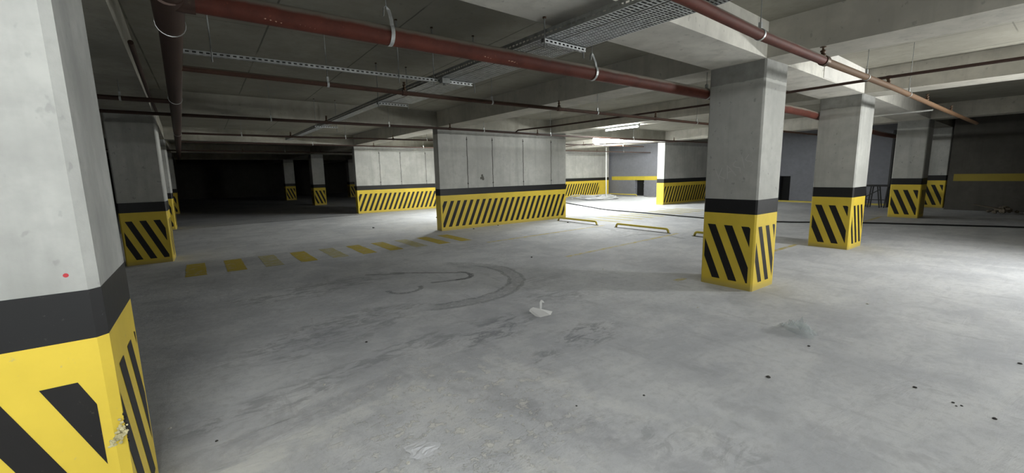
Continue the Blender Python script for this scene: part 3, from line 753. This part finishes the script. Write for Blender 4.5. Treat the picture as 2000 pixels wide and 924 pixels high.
# joint in the screed
m = MB(); rd = random.Random(2); A, B = [], []
for k in range(61):
    x = -1+k*.105; y = 17.3+.06*math.sin(x*1.7)+.11*(x+1)+rd.uniform(-.012, .012)
    A.append((x, y-.03-rd.uniform(0, .015))); B.append((x, y+.03+rd.uniform(0, .015)))
m.prism(A+B[::-1], .0004, .0015); tag(m.build('expansion_joint', M_STEELD, None, (2, 17.6, 0)), 'dark ragged floor joint running from the left columns to the rear partition', 'floor joint')

# ------------------------------------------------------------------ wheel stops
def wheel_stop(x, y0, y1, label, h=.105, group='yellow tubular wheel stops'):
    t = thing('wheel_stop', label, 'wheel stop', (x, (y0+y1)/2, 0), group)
    r = .027; pts = [(x, y0, 0), (x, y0+.012, h*.5)]
    for k in range(5): a = PI-k*PI/8; pts.append((x, y0+.075+.06*math.cos(a), h-.06+.06*math.sin(a)))
    for k in range(5): a = PI/2-k*PI/8; pts.append((x, y1-.075+.06*math.cos(a), h-.06+.06*math.sin(a)))
    pts += [(x, y1-.012, h*.5), (x, y1, 0)]
    m = MB(); m.tube(pts, r, 14); m.build('bent_tube', M_BAND, t)
    m = MB(); m.box(x-.03, x+.03, y0-.05, y1+.05, 0, .008); m.build('base_strip', M_STEELD, t)
    for y in (y0-.02, y1+.02):
        m = MB(); m.lathe((x, y, .008), [(.012, 0), (.012, .008), (.006, .01)], 6); m.build('bolt', M_GALVD, t)
wheel_stop(9.36, 8.53, 10.22, 'yellow tube wheel stop touching the right end of the middle partition')
wheel_stop(9.36, 6.12, 7.80, 'yellow tube wheel stop in the middle, longest in view')
wheel_stop(9.38, 3.75, 5.44, 'yellow tube wheel stop mostly hidden behind the centre column')
wheel_stop(21.7, 16.5, 18.7, 'low yellow wheel stop at the foot of the grey wall by the broken hole', .11)

# ------------------------------------------------------------------ things in the lit bay
t = thing('hanging_conduit', 'thin white pipe standing from floor to ceiling in the lit bay', 'pipe', (19.0, 16.6, 0))
m = MB(); m.tube([(19.0, 16.6, 0), (18.97, 16.6, 1.4), (18.95, 16.6, 2.95)], .034, 12); m.build('pipe', M_PVC, t)
m = MB(); m.tube([(18.95, 16.6, 2.6), (18.95, 16.6, 2.68)], .05, 12); m.build('collar', M_PVC, t)
m = MB(); rd = random.Random(11)
for k in range(9):
    cx, cy = 18.4+rd.uniform(-.35, .35), 16.7+rd.uniform(-.3, .3); R = rd.uniform(.75, 1.35); e = rd.uniform(.65, .95); ph = rd.uniform(0, 6)
    pts = [(cx+R*math.cos(a*PI/16+ph)+.05*math.sin(a*1.3+k), cy+R*e*math.sin(a*PI/16+ph)+.05*math.cos(a*.9+k), .03+.03*k*.5+.035*(1+math.sin(a*.7+k))) for a in range(29)]
    m.tube(pts, .026, 8)
for k in range(5):
    a = rd.uniform(0, 3); p = (17.6+.4*k, 16.2+.3*math.sin(k)); q = (p[0]+.8*math.cos(a), p[1]+.8*math.sin(a))
    m.tube([(p[0], p[1], .03), ((p[0]+q[0])/2, (p[1]+q[1])/2, .22), (q[0], q[1], .03)], .024, 8)
tag(m.build('hose_coil', M_HOSE, None, (18.4, 16.7, 0)), 'tangled heap of pale corrugated hose coiled on the floor under the white pipe', 'hose')
pts = [(16.4, 18.2), (15.0, 15.8), (14.1, 13.6), (13.34, 11.75), (13.2, 10.4), (13.13, 9.3), (12.98, 7.3), (13.1, 6.2), (13.5, 5.1), (14.1, 4.3), (14.75, 3.42), (15.2, 2.5), (15.6, 1.7), (16.0, .78), (16.3, -.6), (16.5, -3)]
P3 = []
for k in range(len(pts)-1):
    for j in range(5):
        t_ = j/5; p0, p1, p2, p3 = pts[max(k-1, 0)], pts[k], pts[k+1], pts[min(k+2, len(pts)-1)]
        q = [.5*((2*p1[i])+(-p0[i]+p2[i])*t_+(2*p0[i]-5*p1[i]+4*p2[i]-p3[i])*t_*t_+(-p0[i]+3*p1[i]-3*p2[i]+p3[i])*t_**3) for i in (0, 1)]
        P3.append((q[0]+.015*math.sin(k*5+j*1.7), q[1], .022))
m = MB(); m.tube(P3, .02, 8); tag(m.build('power_cable', M_CABLE, None, (13.3, 8, 0)), 'long black cable snaking over the floor from the lit bay towards the right edge', 'cable')
m = MB(); m.tube([(21.9, 12.6, .02), (21.7, 13.6, .02), (21.95, 14.6, .02), (21.6, 15.6, .02), (21.9, 16.1, .02)], .015, 8)
tag(m.build('short_cable', M_CABLE, None, (21.8, 14.4, 0)), 'thin dark cable lying along the foot of the grey wall', 'cable')

# ------------------------------------------------------------------ dark right corner
t = thing('trestle', 'dark steel trestle standing between the second and third column', 'trestle', (20.6, 4.75, 0))
m = MB(); m.box(20.5, 20.9, 4.30, 5.15, .80, .86); m.build('top', M_STEELD, t)
for x in (20.55, 20.85):
    for a, b in ((5.10, 5.02), (4.85, 4.98), (4.36, 4.42), (4.66, 4.5)):
        m = MB(); m.bar((x, a, .80), (x, 4.9 if a > 4.7 else 4.55, 0) if abs(a-b) > .1 else (x, b, 0), .035, .035); m.build('leg', M_STEELD, t)
m = MB(); m.bar((20.55, 4.6, .68), (20.55, 5.0, .4), .03, .03); m.bar((20.55, 4.42, .3), (20.55, 4.98, .3), .03, .03); m.build('brace', M_STEELD, t)
m = MB(); m.obox((20.0, 1.72, .20), Vector((.1, -1, -.24)).normalized(), Vector((1, .1, 0)).normalized(), Vector((.0, -.24, 1)).normalized(), .38, .07, .018)
tag(m.build('plank', M_WOOD, None, (20.0, 1.72, 0)), 'grey wooden plank leaning on the rubble by the dark right wall', 'plank')
m = MB(); rd = random.Random(8)
for k in range(26):
    a, q = rd.uniform(0, 6.28), rd.uniform(0, .42)**1
    m.lump((20.25+q*math.cos(a), 1.45+q*math.sin(a)*.8, .05+.14*(1-q/.42)), rd.uniform(.05, .1), .7, 0, k)
tag(m.build('rubble_heap', M_WOOD, None, (20.25, 1.45, 0)), 'low heap of dusty rubble at the foot of the dark right wall', 'rubble')['kind'] = 'stuff'

# ------------------------------------------------------------------ litter on the near floor
t = thing('crumpled_paper', 'white crumpled paper cup lying on the floor in the middle', 'paper', (2.92, 3.53, 0))
m = MB()
v = [(2.855, 3.60, .050), (2.90, 3.60, .062), (2.835, 3.475, .0), (2.86, 3.42, .0), (2.965, 3.50, .034), (3.085, 3.475, .004), (2.99, 3.40, .003), (2.92, 3.56, .0), (2.825, 3.58, .036)]
m.add(v, [(0, 8, 2), (0, 2, 3), (0, 3, 6, 4), (0, 4, 1), (4, 6, 5), (1, 4, 5), (1, 5, 7), (0, 1, 7, 8), (8, 7, 2)]); m.build('paper_body', M_PAPER, t)
m = MB(); p = Vector((3.0, 3.60, .01))
vs = [p, p+Vector((.022, -.01, 0)), p+Vector((.028, -.008, .085)), p+Vector((.004, .004, .085)), p+Vector((.018, -.002, .115)), p+Vector((.055, -.02, .075)), p+Vector((.035, -.016, .11))]
m.add(vs, [(0, 1, 2, 3), (3, 2, 4), (2, 6, 4), (4, 6, 5), (2, 5, 6)])
vs2 = [q+Vector((.002, .003, 0)) for q in vs]; m.add(vs2, [(3, 2, 1, 0), (4, 2, 3), (4, 6, 2), (5, 6, 4), (6, 5, 2)]); m.build('torn_flap', M_PAPER, t)
def crumple(cx, cy, sx, sy, hgt, rot, seed, mat, name, label, cat, n=12, hf=1.0):
    rd = random.Random(seed); H = [[rd.random() for _ in range(n+1)] for _ in range(n+1)]
    m = MB(); vs = []
    for i in range(n+1):
        for j in range(n+1):
            u_, v_ = i/n-.5, j/n-.5; env = max(0, 1-4*u_*u_)*max(0, 1-4*v_*v_)
            jx, jy = rd.uniform(-.3, .3)/n, rd.uniform(-.3, .3)/n
            x, y = (u_+jx)*sx*(1+.25*math.sin(5*v_)), (v_+jy)*sy*(1+.3*math.cos(4*u_))
            z = .003+hgt*env*abs(math.sin(9*u_*hf+3*H[i][j]))*(.4+.8*H[j][i])
            vs.append((cx+x*math.cos(rot)-y*math.sin(rot), cy+x*math.sin(rot)+y*math.cos(rot), z))
    fs = [(i*(n+1)+j, (i+1)*(n+1)+j, (i+1)*(n+1)+j+1, i*(n+1)+j+1) for i in range(n) for j in range(n)]
    m.add(vs, fs); return tag(m.build(name, mat, None, (cx, cy, 0)), label, cat)
crumple(4.56, 1.50, .34, .17, .13, 1.0, 4, M_FILM, 'plastic_wrapper', 'clear crinkled plastic wrapper glinting on the floor at the right', 'wrapper', 13)
M_GREYP = paint('grey translucent sheet', (.70, .71, .75), .35, (.6, .6, .6), .3, 0)
crumple(.865, 2.12, .17, .12, .012, -.5, 6, M_GREYP, 'plastic_sheet', 'flat grey torn plastic sheet on the floor at the bottom edge', 'plastic sheet', 8)
GP = 'dark crumbs scattered on the floor'
def crumb(x, y, r, label, mat=M_STONE, flat=.5, group=GP, name='floor_crumb'):
    m = MB(); m.lump((x, y, r*flat*.5), r, flat, 0, int(x*100+y*37)); tag(m.build(name, mat, None, (x, y, 0)), label, 'crumb', group)
for x, y, r, l in ((3.33, 1.28, .016, 'ragged dark crumb below the clear wrapper'), (4.21, 1.31, .014, 'dark crumb just below right of the clear wrapper'),
    (3.97, .57, .013, 'dark crumb alone at lower right'), (3.90, .37, .009, 'dark crumb, upper left of three close together at lower right'), (3.86, .35, .007, 'dark crumb, bottom of three close together at lower right'),
    (3.89, .33, .008, 'dark crumb, right one of three close together at lower right'), (3.84, .18, .013, 'dark crumb lowest at the right'), (5.09, .16, .014, 'dark crumb at the right picture edge'),
    (4.87, 6.07, .022, 'dark pebble beyond the tyre marks'), (1.9, 1.9, .007, 'tiny dark crumb low in the middle'), (2.37, 1.7, .009, 'tiny dark crumb below the plaster dust'), (1.11, 3.95, .012, 'dark crumb left of the scuff marks'),
    (-.1, 2.98, .010, 'dark crumb near the close-up column'), (6.23, 10.45, .03, 'dark stone at the foot of the middle partition'), (7.2, 10.6, .03, 'dark stone further right at the foot of the middle partition'),
    (9.2, 9.6, .03, 'dark stone beside the left wheel stop'), (6.9, 14.2, .05, 'dark clod between the two partitions'), (4.1, 12.9, .04, 'dark clod left of the middle partition')):
    crumb(x, y, r, l)
for x, y, r, l in ((4.47, 2.51, .014, 'pale curled chip left below the centre column'), (6.06, 1.35, .016, 'pale chip right below the centre column'), (5.13, 4.53, .014, 'white crumb beyond the paper cup'),
    (-.34, 3.33, .012, 'small white chip beside the close-up column'), (.755, 2.065, .014, 'pale chip touching the grey plastic sheet'), (.59, 3.31, .012, 'small white chip left of the curved scuffs'),
    (1.48, 2.08, .012, 'pale chip in the plaster dust')):
    crumb(x, y, r, l, M_PALE, .45, 'pale chips on the floor')

for o in list(bpy.data.objects):
    if '_o' in o: del o['_o']
